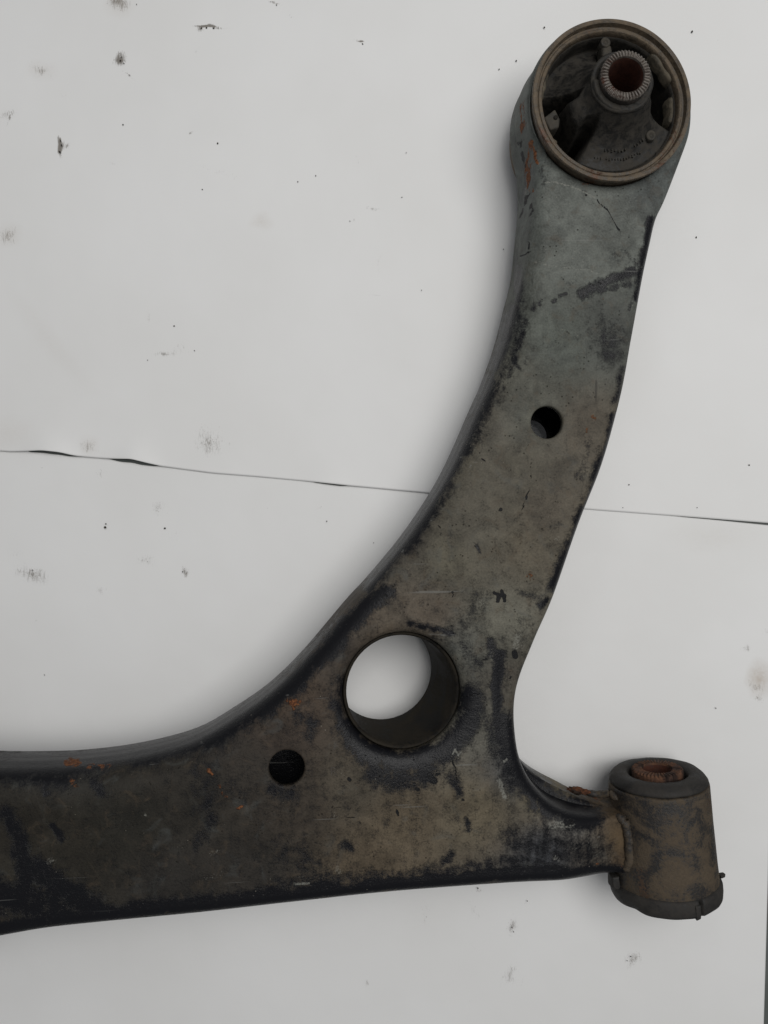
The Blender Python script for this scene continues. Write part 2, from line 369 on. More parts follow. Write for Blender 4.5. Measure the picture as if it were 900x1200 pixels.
for p in [(-50, 1105, 7), (0, 1095, 6), (60, 1084, 5.5), (125, 1077, 5.5), (227, 1067, 5.5), (340, 1054.5, 5.5), (450, 1043, 5.5), (580, 1033, 5.5), (680, 1029, 5.5), (724, 1028, 5)]:
    add(p[0], p[1], -.006, p[2] / 1000)
for p in [(772, 1026, 2.5), (784, 990, 2), (772, 958, 2)]: add(p[0], p[1], -.006, p[2] / 1000)
C = np.array(ctrl)
def catmull(C, step):
    n = len(C); out = []
    for i in range(n):
        p0, p1, p2, p3 = C[i - 1], C[i], C[(i + 1) % n], C[(i + 2) % n]
        d = np.linalg.norm(p2[:2] - p1[:2]); m = max(2, int(d / step))
        for t in np.arange(m) / m:
            out.append(.5 * ((2 * p1) + (p2 - p0) * t + (2 * p0 - 5 * p1 + 4 * p2 - p3) * t * t + (3 * p1 - p0 - 3 * p2 + p3) * t ** 3))
    return np.array(out)
OUT = catmull(C, .0008)
def resample(P, step):
    Q = np.vstack([P, P[:1]]); s = np.r_[0, np.cumsum(np.linalg.norm(np.diff(Q[:, :2], axis=0), axis=1))]
    n = int(s[-1] / step); x = np.linspace(0, s[-1], n, endpoint=False)
    return np.stack([np.interp(x, s, Q[:, k]) for k in range(3)], 1)
def csmooth(x, sg):
    k = np.arange(-3 * sg, 3 * sg + 1); g = np.exp(-.5 * (k / sg) ** 2); g /= g.sum()
    return sum(np.roll(x, -int(a), axis=0) * b for a, b in zip(k, g))
OUT = resample(OUT, .0009)
OUT[:, :2] = csmooth(OUT[:, :2], 3); OUT[:, 2] = csmooth(OUT[:, 2], 7)
NB = len(OUT)
tan_ = np.roll(OUT[:, :2], -2, 0) - np.roll(OUT[:, :2], 2, 0); tan_ /= np.linalg.norm(tan_, axis=1)[:, None]
NIN = np.stack([-tan_[:, 1], tan_[:, 0]], 1)      # inward normal of a counter-clockwise loop
NIN = csmooth(NIN, 4); NIN /= np.linalg.norm(NIN, axis=1)[:, None]
RR = OUT[:, 2]
PXO = topx(np.c_[OUT[:, :2], np.zeros(NB)])

# gentle unevenness of the pressed sheet
def relief(P):
    x = np.array([mnoise.noise(Vector((p[0] * 22, p[1] * 22, .3))) for p in P]) * .0005
    return x
# --- holes in the top sheet
def circ(c, r, n): return [(c[0] + r * math.cos(2 * math.pi * i / n), c[1] + r * math.sin(2 * math.pi * i / n)) for i in range(n)]
BHW = -.0045
BHC = L(471, 810, BHW); BHR = np.linalg.norm(L(538, 810, BHW) - L(404, 810, BHW)) / 2
SH1 = L(641, 495, 0); SH1R = np.linalg.norm(L(659.5, 495, 0) - L(622.5, 495, 0)) / 2
SH2 = L(336, 900, 0); SH2R = np.linalg.norm(L(357, 900, 0) - L(315, 900, 0)) / 2
FB = .0085                                        # width of the rolled-in flange round the big hole
holes = [circ(BHC, BHR + FB, 220), circ(SH1, SH1R + .0006, 72), circ(SH2, SH2R + .0006, 72), circ(EC, .0366, 260)]

inner = OUT[:, :2] + NIN * RR[:, None]
inner = csmooth(inner, 2)
loops = [inner] + [np.array(h) for h in holes]
kd_pts = np.vstack(loops); inw = [NIN]
for h, c in zip(loops[1:], (BHC, SH1, SH2, EC)):
    d = h - np.array(c); inw.append(d / np.linalg.norm(d, axis=1)[:, None])
inw = np.vstack(inw)
kd = KDTree(len(kd_pts))
for i, p in enumerate(kd_pts): kd.insert((p[0], p[1], 0), i)
kd.balance()
st = .00078
gu = np.arange(inner[:, 0].min(), inner[:, 0].max(), st); gv = np.arange(inner[:, 1].min(), inner[:, 1].max(), st * .87)
pts = []
for j, v in enumerate(gv):
    for u in gu + (st / 2 if j % 2 else 0):
        co, i, d = kd.find((u, v, 0))
        if d < st * .6: continue
        if (u - kd_pts[i, 0]) * inw[i, 0] + (v - kd_pts[i, 1]) * inw[i, 1] > 0: pts.append((u, v))
allp = [Vector((float(a), float(b_))) for a, b_ in kd_pts] + [Vector(p) for p in pts]
faces_in, k0 = [], 0
for lp in loops:
    n = len(lp); faces_in.append(list(range(k0, k0 + n)) if k0 == 0 else list(range(k0 + n - 1, k0 - 1, -1))); k0 += n
edges_in = []
for f in faces_in: edges_in += [(f[i], f[(i + 1) % len(f)]) for i in range(len(f))]
cv, ce, cf, ov, oe, of = delaunay_2d_cdt(allp, edges_in, [], 0, 1e-7, True)
cv = np.array([(v.x, v.y) for v in cv])
tri = np.array([f for f in cf if len(f) == 3])
cen = cv[tri].mean(1)
# keep triangles inside the outline and outside the holes
def inside(P, poly):
    x, y = P[:, 0], P[:, 1]; r = np.zeros(len(P), bool); n = len(poly)
    x0, y0 = poly[:, 0], poly[:, 1]; x1, y1 = np.roll(x0, -1), np.roll(y0, -1)
    for i in range(n):
        c = ((y0[i] > y) != (y1[i] > y)) & (x < (x1[i] - x0[i]) * (y - y0[i]) / (y1[i] - y0[i] + 1e-15) + x0[i]); r ^= c
    return r
keep = inside(cen, inner)
for c, r in ((BHC, BHR + FB), (SH1, SH1R + .0006), (SH2, SH2R + .0006), (EC, .0366)):
    keep &= np.hypot(cen[:, 0] - c[0], cen[:, 1] - c[1]) > r * .9995
tri = tri[keep]
# output index of every input point
mp = {}
for oi, src in enumerate(ov):
    for s_ in src: mp[s_] = oi
# surface height: broad crown, the dished land round the big hole, the hollow in the neck
def height(P):
    px = topx(np.c_[P, np.zeros(len(P))])
    h = relief(P)
    d = np.hypot(P[:, 0] - BHC[0], P[:, 1] - BHC[1])
    h += -.0011 * np.exp(-((d - BHR) / .010) ** 2)
    def dent(x, y, rx, ry, an, dep):
        a = R_(an); dx, dy = px[:, 0] - x, -(px[:, 1] - y)
        p, q = dx * math.cos(a) + dy * math.sin(a), -dx * math.sin(a) + dy * math.cos(a)
        return dep * np.exp(-((p / rx) ** 2 + (q / ry) ** 2))
    h += dent(712, 400, 22, 28, 0, -.0010) + dent(640, 965, 60, 14, -25, .0016) + dent(590, 800, 8, 50, 0, -.0009) + dent(605, 760, 18, 18, 0, .0007)
    h += dent(720, 330, 12, 40, -10, .0006) + dent(60, 990, 60, 40, 0, -.0012) + dent(700, 990, 30, 30, 0, .0012) + dent(618, 180, 7, 45, 4, .0010)
    nk = np.clip((px[:, 0] - 650) / 85, 0, 1) * np.clip((px[:, 1] - 900) / 40, 0, 1); h -= .0072 * nk * nk * (3 - 2 * nk)
    return h
top = np.c_[cv, height(cv)]
V = top.tolist(); Fc = tri.tolist()
def strip(a, b_):                                  # quads between two closed index loops
    n = len(a)
    for i in range(n): Fc.append((a[i], a[(i + 1) % n], b_[(i + 1) % n], b_[i]))
def newloop(P):
    k = len(V); V.extend([tuple(p) for p in P]); return list(range(k, k + len(P)))
prev = [mp[i] for i in range(NB)]
hin = np.array([V[i][2] for i in prev])
NF = 9
for k in range(1, NF + 1):
    ph = math.pi / 2 * (1 - k / NF)
    off = RR * (1 - math.cos(ph)); w = -RR + RR * math.sin(ph) + hin
    base = OUT[:, :2] + NIN * off[:, None]
    blend = math.sin(ph) ** 2                      # meets the smoothed inner loop without a kink
    base = base * (1 - blend) + (inner - NIN * (RR - off)[:, None]) * blend
    cur = newloop(np.c_[base, w]); strip(cur, prev); prev = cur
for w_, o_ in ((-.013, .0001), (-.0165, .0005), (-.0205, .0009), (-.0212, .0003), (-.0205, -.0012)):
    ww = np.minimum(w_, -RR + hin - .0006) if w_ > -.02 else np.full(NB, w_)
    cur = newloop(np.c_[OUT[:, :2] - NIN * o_, ww]); strip(cur, prev); prev = cur
# rolled flange of the big hole
n = 220; k0 = NB; prev = [mp[k0 + i] for i in range(n)]
for k in range(1, 9):
    ph = math.pi / 2 * k / 8
    r = BHR + .0009 + (FB - .0009) * (1 - math.sin(ph)); w = -.0052 * (1 - math.cos(ph))
    h0 = np.array([V[i][2] for i in prev]).mean() if k == 1 else h0
    cur = newloop(np.c_[np.array(circ(BHC, r, n)), np.full(n, h0 * math.cos(ph) + w)]); strip(prev, cur); prev = cur
cur = newloop(np.c_[np.array(circ(BHC, BHR + .0012, n)), np.full(n, -.012)]); strip(prev, cur)
k0 += n
for c, r in ((SH1, SH1R), (SH2, SH2R)):
    prev = [mp[k0 + i] for i in range(72)]; k0 += 72
    for rr, dw in ((r + .0002, -.00025), (r, -.0008), (r, -.0035), (r + .002, -.0038)):
        cur = newloop(np.c_[np.array(circ(c, rr, 72)), np.full(72, dw)]); strip(prev, cur); prev = cur
prev = [mp[k0 + i] for i in range(260)]
cur = newloop(np.c_[np.array(circ(EC, .0366, 260)), np.full(260, -.020)]); strip(prev, cur)

body = link('upper_shell', V, Fc, M_BODY, ARM); fix_normals(body)
if sum(p.normal.z for p in body.data.polygons[:2000]) < 0: body.data.flip_normals()

# --- lower pressed shell, its flange standing proud below the upper one
LV, LF = [], []
notch = np.exp(-((PXO[:, 0] - 664) ** 2 + (PXO[:, 1] - 938) ** 2) / 44 ** 2)
leftb = np.clip((140 - PXO[:, 0]) / 60, 0, 1) * (PXO[:, 1] > 1000)
lo = -.0002 + .0050 * notch + .0022 * leftb
base = OUT[:, :2] - NIN * .0002
lr = []
for w_, k1, k2 in ((-.0165, -.0030, 0), (-.0172, .0001, .55), (-.0185, .0005, .95), (-.024, .0007, 1.0), (-.031, .0007, 1.0), (-.0345, -.0004, .9), (WB, -.0026, .7)):
    k = len(LV); P = base - NIN * (k1 + lo * k2)[:, None]; LV += np.c_[P, np.full(NB, w_)].tolist(); lr.append(list(range(k, k + NB)))
for a, b_ in zip(lr[:-1], lr[1:]):
    for i in range(NB): LF.append((a[i], b_[i], b_[(i + 1) % NB], a[(i + 1) % NB]))
# floor with its own holes
TBC = L(447.5, 785, WB); TBR = np.linalg.norm(L(507.5, 785, WB) - L(388, 785, WB)) / 2
LH1 = L(622, 511.5, WB); LH2 = L(352, 960, WB)
fl_loops = [np.array(LV)[lr[-1]][:, :2], np.array(circ(TBC, TBR - .0002, 160)), np.array(circ(LH1, .0082, 60)), np.array(circ(EC, .0368, 160))]
ip, ie, k = [], [], 0
for lp in fl_loops:
    n = len(lp); ip += [Vector((float(p[0]), float(p[1]))) for p in lp]; ie += [(k + i, k + (i + 1) % n) for i in range(n)]; k += n
c2, _, f2, _, _, _ = delaunay_2d_cdt(ip, ie, [], 0, 1e-7, True)
c2 = np.array([(v.x, v.y) for v in c2]); f2 = np.array([f for f in f2 if len(f) == 3]); cc = c2[f2].mean(1)
kp = inside(cc, fl_loops[0])
for c, r in ((TBC, TBR - .0002), (LH1, .0082), (EC, .0368)): kp &= np.hypot(cc[:, 0] - c[0], cc[:, 1] - c[1]) > r * .998
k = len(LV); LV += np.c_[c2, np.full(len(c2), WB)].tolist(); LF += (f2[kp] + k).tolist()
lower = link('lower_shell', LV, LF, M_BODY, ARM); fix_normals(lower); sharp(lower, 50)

# --- wear maps: paint, road film, rust and chips on the steel, plus a painted neck highlight
FILM = [(640, 225, 98, 101, 96), (700, 260, 99, 102, 97), (680, 300, 95, 98, 93), (615, 215, 90, 95, 92), (770, 200, 84, 88, 86), (660, 400, 86, 90, 84), (710, 395, 74, 76, 72), (620, 470, 88, 88, 80), (690, 500, 86, 80, 70), (600, 560, 84, 80, 70), (560, 620, 88, 84, 74), (520, 650, 86, 82, 70), (620, 640, 90, 84, 72), (640, 600, 84, 78, 68),
        (585, 730, 98, 96, 86), (545, 760, 82, 82, 76), (440, 735, 84, 76, 66), (500, 720, 86, 78, 68), (560, 850, 94, 92, 84), (600, 800, 80, 76, 68), (470, 960, 92, 82, 67), (420, 920, 74, 68, 58), (560, 950, 94, 86, 71), (430, 1010, 86, 76, 62), (350, 950, 56, 50, 43), (300, 900, 49, 45, 40), (230, 920, 43, 40, 35), (150, 960, 39, 37, 32),
        (80, 1000, 41, 38, 32), (40, 960, 39, 36, 30), (300, 1020, 45, 42, 38), (640, 1000, 62, 64, 68), (700, 1000, 70, 66, 60), (728, 985, 80, 66, 48), (735, 1010, 76, 62, 46), (725, 950, 72, 60, 46), (600, 900, 72, 72, 71), (670, 965, 100, 98, 94), (340, 820, 70, 59, 49), (400, 760, 62, 56, 50), (200, 1040, 40, 38, 35), (-150, 1000, 40, 38, 33), (640, 925, 92, 84, 64), (695, 925, 84, 68, 46), (330, 860, 58, 50, 43), (250, 860, 44, 41, 38), (60, 890, 46, 46, 44), (560, 470, 84, 80, 72), (480, 630, 74, 70, 64)]  # the pale neck point carries part of the painted highlight
BLACK = [  # polyline, radius, strength : bare black paint, the film rubbed away
 ([(608, 318), (606, 350)], 6, 1), ([(603, 365), (594, 395), (580, 428)], 9, 1), ([(612, 378), (604, 410), (596, 440)], 5, .6), ([(574, 450), (552, 505), (527, 548), (500, 590), (474, 632)], 13, 1), ([(590, 430), (577, 470), (560, 505)], 8, .55),
 ([(525, 570), (500, 605), (480, 632)], 9, .8), ([(468, 640), (446, 668), (436, 690)], 9, .75), ([(455, 695), (430, 712), (410, 728), (392, 752), (372, 775), (345, 800)], 10, .95), ([(345, 800), (290, 837), (240, 862), (180, 880), (100, 893), (0, 899)], 14, 1), ([(0, 905), (70, 908)], 16, .8), ([(395, 735), (360, 765), (330, 793)], 7, .5),
 ([(764, 258), (757, 292), (750, 325), (746, 348)], 6, 1), ([(742, 318), (715, 328), (695, 336), (683, 343)], 5, .95), ([(735, 330), (712, 337), (690, 341)], 4, .7), ([(634, 352), (628, 356), (622, 362)], 3, .9), ([(665, 346), (657, 349)], 2.2, .9), ([(649, 353), (651, 353)], 2.2, .9), ([(742, 355), (738, 365)], 2, .8), ([(730, 290), (738, 300), (745, 310)], 6, .35), ([(718, 298), (722, 306)], 5, .4),
 ([(712, 395), (714, 410)], 19, .52), ([(700, 385), (720, 420)], 13, .3), ([(732, 430), (722, 470)], 5, .6), ([(722, 490), (708, 540), (696, 575), (680, 615), (664, 650), (650, 688)], 8, .95), ([(690, 520), (683, 560)], 4, .5), ([(675, 560), (683, 545), (685, 510)], 2, .5),
 ([(616, 385), (610, 402), (603, 425)], 2.6, .9), ([(628, 405), (617, 425)], 2, .6), ([(606, 429), (606, 430)], 2.5, .9), ([(592, 445), (590, 460)], 5, .5),
 ([(586, 765), (582, 800), (582, 838)], 5.5, .95), ([(574, 750), (578, 770)], 5, .6), ([(590, 850), (598, 880), (615, 915), (645, 944), (690, 958)], 14, .95), ([(575, 850), (585, 890), (600, 920)], 10, .5), ([(640, 992), (690, 998)], 24, .42), ([(600, 985), (640, 1000)], 14, .42), ([(590, 1010), (650, 1012)], 8, .5),
 ([(735, 1022), (680, 1024), (580, 1027), (450, 1037), (330, 1049), (200, 1063), (60, 1078), (0, 1090)], 9, 1), ([(330, 1035), (400, 1030), (470, 1025), (600, 1012)], 7, .45),
 ([(404, 850), (425, 880), (470, 893), (520, 882), (548, 850), (553, 815)], 12, .85), ([(440, 905), (475, 915), (500, 905)], 15, .62), ([(480, 730), (505, 735), (530, 745)], 3, .8), ([(400, 800), (392, 820), (398, 840)], 9, .6), ([(545, 760), (560, 780)], 7, .4), ([(500, 905), (508, 915)], 5, .8), ([(525, 910), (538, 925)], 6, .5), ([(545, 960), (548, 972)], 4, .6), ([(520, 1010), (530, 1000)], 4, .6), ([(405, 990), (412, 996)], 6, .5), ([(350, 840), (368, 850), (360, 862)], 9, .5), ([(325, 925), (345, 930)], 9, .5),
 ([(10, 955), (22, 985), (30, 1020), (20, 1060)], 10, .85), ([(40, 1020), (70, 1040), (110, 1066)], 17, .85), ([(62, 968), (72, 980)], 4.5, 1), ([(0, 1050), (60, 1065)], 20, .8), ([(110, 915), (118, 928)], 7, .8), ([(50, 925), (54, 930)], 4, .8), ([(240, 900), (246, 950)], 14, .35), ([(272, 920), (280, 935)], 8, .3), ([(230, 990), (250, 960)], 8, .4), ([(335, 1000), (370, 1020)], 16, .3), ([(616, 205), (613, 235)], 3, .7), ([(632, 200), (634, 215)], 3.5, .5), ([(600, 290), (604, 320)], 4, .4),
 ([(560, 640), (563, 650)], 1.5, .8), ([(604, 690), (640, 706)], 4, .4), ([(640, 702), (632, 707)], 5, .7), ([(560, 705), (530, 740)], 12, .22), ([(500, 560), (505, 600)], 12, .3)]
RUST = [([(610, 120), (611, 140)], 2.6, .75), ([(610, 146), (614, 152), (619, 163), (624, 172)], 2.8, .9), ([(622, 165), (626, 178), (628, 192)], 2.6, .75), ([(615, 194), (618, 207), (622, 224)], 2.8, 1), ([(619, 178), (618, 190)], 2, .7), ([(78, 893), (90, 892)], 5, .95), ([(102, 898), (130, 897)], 3.4, .75), ([(82, 912), (90, 916)], 6, .5), ([(340, 825), (352, 822)], 4, .85), ([(344, 832), (346, 826)], 2.5, .8), ([(244, 900), (250, 912), (264, 934)], 3, .55), ([(278, 948), (286, 943)], 2, .8),
        ([(665, 919), (676, 921), (690, 924)], 5, 1.1), ([(690, 930), (700, 935)], 4, .6), ([(402, 752), (400, 757)], 2, .7), ([(690, 505), (696, 490)], 6, .35), ([(620, 672), (630, 680)], 6, .3), ([(700, 1012), (730, 1014)], 2, .5), ([(706, 350), (704, 362)], 2.5, .35), ([(730, 205), (700, 218), (680, 214)], 3, .5)]
PALE = [([(636, 213), (652, 214), (668, 218), (685, 225), (697, 232)], .8, .9), ([(625, 307), (650, 312), (690, 317), (712, 324)], .9, .6), ([(656, 291), (680, 296), (684, 310), (670, 330)], .9, .55), ([(606, 745), (605, 758)], 6, .5), ([(564, 706), (565, 707)], 6, .42), ([(739, 233), (741, 234)], 8, .32), ([(645, 232), (646, 232)], 2.5, .6), ([(648, 968), (668, 966)], 6, .62), ([(585, 915), (592, 935)], 3, .75), ([(590, 893), (594, 890)], 1.5, .9), ([(574, 760), (576, 772)], 1.8, .5), ([(652, 632), (655, 631)], 2.5, .55), ([(690, 985), (700, 1000)], 9, .25), ([(673, 995), (674, 995)], 2.6, .5), ([(650, 1005), (653, 1006)], 4, .55), ([(530, 884), (533, 878), (537, 886), (541, 881)], .8, 1), ([(345, 1036), (362, 1035)], 1.6, .8), ([(345, 1028), (355, 1028)], 1, .6), ([(56, 1010), (62, 1008)], 4, .5), ([(170, 955), (171, 955)], 1.6, .8), ([(395, 1018), (398, 1022)], 4, .5), ([(402, 905), (404, 912)], 5, .22), ([(572, 870), (574, 885)], 3, .3), ([(558, 760), (560, 766)], 2, .3), ([(255, 997), (248, 1000)], 3, .45), ([(262, 1023), (240, 1030)], 4, .3), ([(391, 952), (392, 960)], 1, .5), ([(622, 820), (612, 845)], 2, .2), ([(617, 220), (617, 230)], 1.4, .8)]  # broad neck stroke is a painted semi-gloss highlight, the others pale marks
CHIP = [([(579, 696), (591, 699)], 2.2, 1), ([(588, 693), (591, 705)], 2.2, 1), ([(585, 697), (583, 705)], 2, 1), ([(603, 764), (604, 769)], 3.4, .95), ([(567, 774), (571, 773)], 1.6, .9), ([(587, 597), (588, 597)], 1.8, 1), ([(565, 540), (566, 540)], 1.6, .9), ([(686, 228), (687, 229)], 1.4, .9), ([(700, 235), (715, 252), (727, 271)], .9, .8), ([(618, 226), (614, 245)], .9, 1), ([(620, 228), (625, 247), (622, 251)], 1.0, 1), ([(618, 232), (608, 260)], .8, .8), ([(620, 283), (621, 295), (610, 302)], .8, .9), ([(664, 964), (671, 963)], 3.2, 1), ([(666, 970), (668, 972)], 2.4, .9), ([(545, 818), (555, 813), (562, 812)], .9, .9), ([(530, 890), (535, 915)], .7, .8), ([(504, 909), (510, 917)], 3.2, .9), ([(512, 908), (514, 907)], 1.8, .9), ([(488, 925), (490, 926)], 2.6, .8), ([(408, 913), (409, 914)], 2.4, .7), ([(542, 936), (543, 936)], 1.2, 1), ([(465, 950), (466, 955)], 1.2, .8), ([(496, 987), (497, 987)], 1.6, .7), ([(525, 696), (532, 692), (530, 700)], .7, .7), ([(505, 614), (515, 617), (518, 626), (500, 624)], .8, .6), ([(607, 560), (622, 545), (624, 540)], .7, .5), ([(624, 540), (620, 575), (611, 602)], .6, .5), ([(648, 595), (675, 597)], .7, .5), ([(495, 598), (494, 599)], 1.6, 1), ([(619, 520), (613, 530), (618, 535)], .9, .4), ([(390, 945), (388, 953), (392, 960), (420, 958)], .8, .5), ([(392, 946), (424, 948)], .8, .4), ([(598, 793), (597, 795)], 1.4, .9), ([(706, 605), (707, 606)], 1, .8), ([(557, 640), (557, 640.5)], 1.2, .8), ([(612, 172), (608, 166), (606, 170)], 1.4, .8), ([(613, 178), (614, 190), (612, 200)], 1.6, .7)]
def strokes(PX, lst, soft=.55):
    out = np.zeros(len(PX))
    for poly, r, stg in lst:
        P = np.array(poly, float); lo_, hi_ = P.min(0) - 2.2 * r - 2, P.max(0) + 2.2 * r + 2
        m = np.where((PX[:, 0] > lo_[0]) & (PX[:, 0] < hi_[0]) & (PX[:, 1] > lo_[1]) & (PX[:, 1] < hi_[1]))[0]
        if len(m) == 0: continue
        q = PX[m]; best = np.full(len(m), 1e9)
        for a, b_ in zip(P[:-1], P[1:]):
            d = b_ - a; t_ = np.clip(((q - a) @ d) / max(d @ d, 1e-9), 0, 1)
            best = np.minimum(best, np.linalg.norm(q - a - t_[:, None] * d, axis=1))
        rr = max(r, 1.0)
        out[m] = np.maximum(out[m], stg * np.clip(1 - (best - rr * (1 - soft)) / (rr * 2 * soft), 0, 1))
    return out
def warp(px):
    out = px.copy()
    for i, p in enumerate(px):
        a = mnoise.noise_vector(Vector((p[0] / 34, p[1] / 34, 1.7))); b_ = mnoise.noise_vector(Vector((p[0] / 9, p[1] / 9, 5.1)))
        out[i, 0] += 5.5 * a.x + 2.6 * b_.x; out[i, 1] += 5.5 * a.y + 2.6 * b_.y
    return out
def wear(o, shell_film=.86):
    P = np.empty(len(o.data.vertices) * 3); o.data.vertices.foreach_get('co', P); P = P.reshape(-1, 3)
    px = topx(P)
    Cn = np.array(FILM, float); col = lin(Cn[:, 2:5]) / .98
    num = np.zeros((len(P), 3)); den = np.zeros(len(P))
    for i in range(len(Cn)):
        w = 1 / (((px - Cn[i, :2]) ** 2).sum(1) + 120) ** 1.6
        num += w[:, None] * col[i]; den += w
    cattr(o, 'film_colour', num / den[:, None])
    film = shell_film + .26 * np.clip((760 - px[:, 1]) / 260, 0, 1) + .10 * np.clip((300 - px[:, 0]) / 200, 0, 1) - 1.15 / 1.05 * np.minimum(1, strokes(warp(px), BLACK, .62) * 1.12)
    if o is lower: film = film - .9 * (P[:, 2] < WB + .0001)      # floor of the box takes far less film, down to the black base
    fattr(o, 'film', film); pw = px * .6 + warp(px) * .4; fattr(o, 'rust', strokes(pw, [(p_, r_ * .85, s_) for p_, r_, s_ in RUST])); fattr(o, 'pale', strokes(px, PALE)); fattr(o, 'chip', strokes(pw, CHIP, .35))
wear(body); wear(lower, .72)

# --- collar pressed into the big hole
n = 160; V = []; Fc = []
def cring(c, r, w): 
    k = len(V); V.extend([(c[0] + r * math.cos(2 * math.pi * i / n), c[1] + r * math.sin(2 * math.pi * i / n), w) for i in range(n)]); return list(range(k, k + n))
rings = []
tw = BHW - .001
for r, w in ((BHR + .0006, tw - .0060), (BHR + .0006, tw - .0008), (BHR + .0001, tw - .0003), (BHR - .0005, tw - .0006), (BHR - .0010, tw - .0014)): rings.append(cring(BHC, r, w))
for t_ in np.linspace(.15, 1, 7):
    c = BHC * (1 - t_) + TBC * t_; rings.append(cring(c, (BHR - .001) * (1 - t_) + (TBR - .0006) * t_, tw * (1 - t_) + (WB - .0012) * t_))
rings.append(cring(TBC, TBR + .0006, WB - .0012)); 
for a, b_ in zip(rings[:-1], rings[1:]):
    for i in range(n): Fc.append((a[i], a[(i + 1) % n], b_[(i + 1) % n], b_[i]))
collar = link('hole_collar', V, Fc, M_PIPE, ARM); fix_normals(collar); sharp(collar, 45)

# --- stamped letter beside the big hole
def letter(ch, px, py, size, rot):
    c = bpy.data.curves.new('stamped_letter', 'FONT'); c.body = ch; c.size = size; c.extrude = .00022; c.align_x = 'CENTER'; c.align_y = 'CENTER'; c.resolution_u = 3
    t_ = bpy.data.objects.new('tmp', c); COL.objects.link(t_)
    me = bpy.data.meshes.new_from_object(t_.evaluated_get(bpy.context.evaluated_depsgraph_get())); bpy.data.objects.remove(t_)
    o = bpy.data.objects.new('stamped_letter', me); COL.objects.link(o); o.parent = ARM
    u, v = L(px, py, 0); o.location = (u, v, .0002); o.rotation_euler = (0, 0, rot)
    me.materials.clear(); me.materials.append(grimy('stamped_film', (.050, .042, .033), (.085, .07, .052), rough=(.5, .7)))
letter('R', 391, 904, .0058, R_(4))

# ------------------------------------------------------------------ upright bushing
e1, e2, e3 = Vector((1, 0, 0)), Vector((0, 1, 0)), Vector((0, 0, 1))
BC = Vector((EC[0], EC[1], 0))
FR = (BC, e1, e2, e3)
prof = [(.0352, -.041), (.0362, -.041), (.0364, -.030), (.0364, .0036), (.0366, .0054), (.0374, .0060), (.0378, .0066), (.0378, .0076), (.0375, .0081), (.0362, .0083), (.0357, .0080), (.0355, .0068), (.0352, .0056), (.0346, .0054), (.0342, .0060), (.0331, .0062), (.0327, .0058), (.0325, .0040), (.0322, -.010), (.0322, -.024), (.0330, -.041)]
prof = [(r * .985, w - .0012 if w > .001 else w) for r, w in prof]
ring = lathe('upright_bushing', prof, 220, M_RING, ARM, FR, .00016, 3, closed=True); sharp(ring, 40)
tag(ring, 'rusty round bushing with torn black rubber and serrated centre sleeve')

# moulded rubber: a cone rising to the sleeve, two lobes, a torn wing, open voids
def sstep(a, b_, x):
    t_ = np.clip((x - a) / (b_ - a), 0, 1); return t_ * t_ * (3 - 2 * t_)
na, nr = 300, 72
A = np.linspace(0, 2 * np.pi, na, endpoint=False); RD = np.linspace(.0108, .0327, nr)
AA, RA = np.meshgrid(A, RD, indexing='ij')
deg = (np.degrees(AA) + 360) % 360
def win(lo_, hi_, s=6):                            # smooth angular window, handles wrap
    m = (lo_ + hi_) / 2; d = np.abs((deg - m + 180) % 360 - 180); return 1 - sstep((hi_ - lo_) / 2 - s, (hi_ - lo_) / 2 + s, d)
mm = RA * 1000
hub = .0195 * np.exp(-np.clip(mm - 13.0, 0, None) / 5.6)
lowerlobe = win(238, 343, 4); upl = win(76, 171, 7); wing = win(182, 226, 8) * (1 - sstep(21.0, 23.5, mm)); boot = win(-20, 80, 18) * (1 - sstep(15.5, 18.5, mm))
core = 1 - sstep(14.5, 17.5, mm)
lev = np.where(win(170, 360, 1) > .5, .0012, -.0045)
lev = .0020 * win(172, 352, 12) + -.0050 * (1 - win(172, 352, 12))
solid = np.clip(lowerlobe + upl + wing + boot + core, 0, 1)
solid = np.maximum(solid, sstep(30.6, 31.6, mm))   # skin bonded to the ring
surf = lev + hub - .0035 * upl * sstep(18, 30, mm) + .0024 * wing * np.exp(-((mm - 19) / 3) ** 2) + .003 * boot * np.exp(-((mm - 17) / 2.5) ** 2)
surf += -.0020 * np.exp(-((deg - 238) / 6) ** 2) * sstep(15, 20, mm)
surf = np.where(mm > 30.6, surf * (1 - sstep(30.6, 31.6, mm)) + .0015 * sstep(30.6, 31.6, mm), surf)
Z = solid * surf + (1 - solid) * (-.032)
Z += .00012 * np.sin(deg / 3.1) * np.sin(mm * 1.7) * (1 - sstep(28, 31, mm))
TILT = Vector((-.06, .02))                         # the centre has sagged a little in the torn rubber
SHX = lambda z: (Vector((TILT.x, TILT.y, 0)) * max(0, z))
V = []; Fc = []
for i in range(na):
    for j in range(nr):
        z = Z[i, j]; f = max(0, z - .002)
        V.append((BC.x + RA[i, j] * math.cos(A[i]) + TILT.x * f, BC.y + RA[i, j] * math.sin(A[i]) + TILT.y * f, z))
for i in range(na):
    k = (i + 1) % na
    for j in range(nr - 1): Fc.append((i * nr + j, k * nr + j, k * nr + j + 1, i * nr + j + 1))
rub = link('rubber', V, Fc, M_RUB, ring); fix_normals(rub)
if sum(p.normal.z for p in rub.data.polygons) < 0: rub.data.flip_normals()

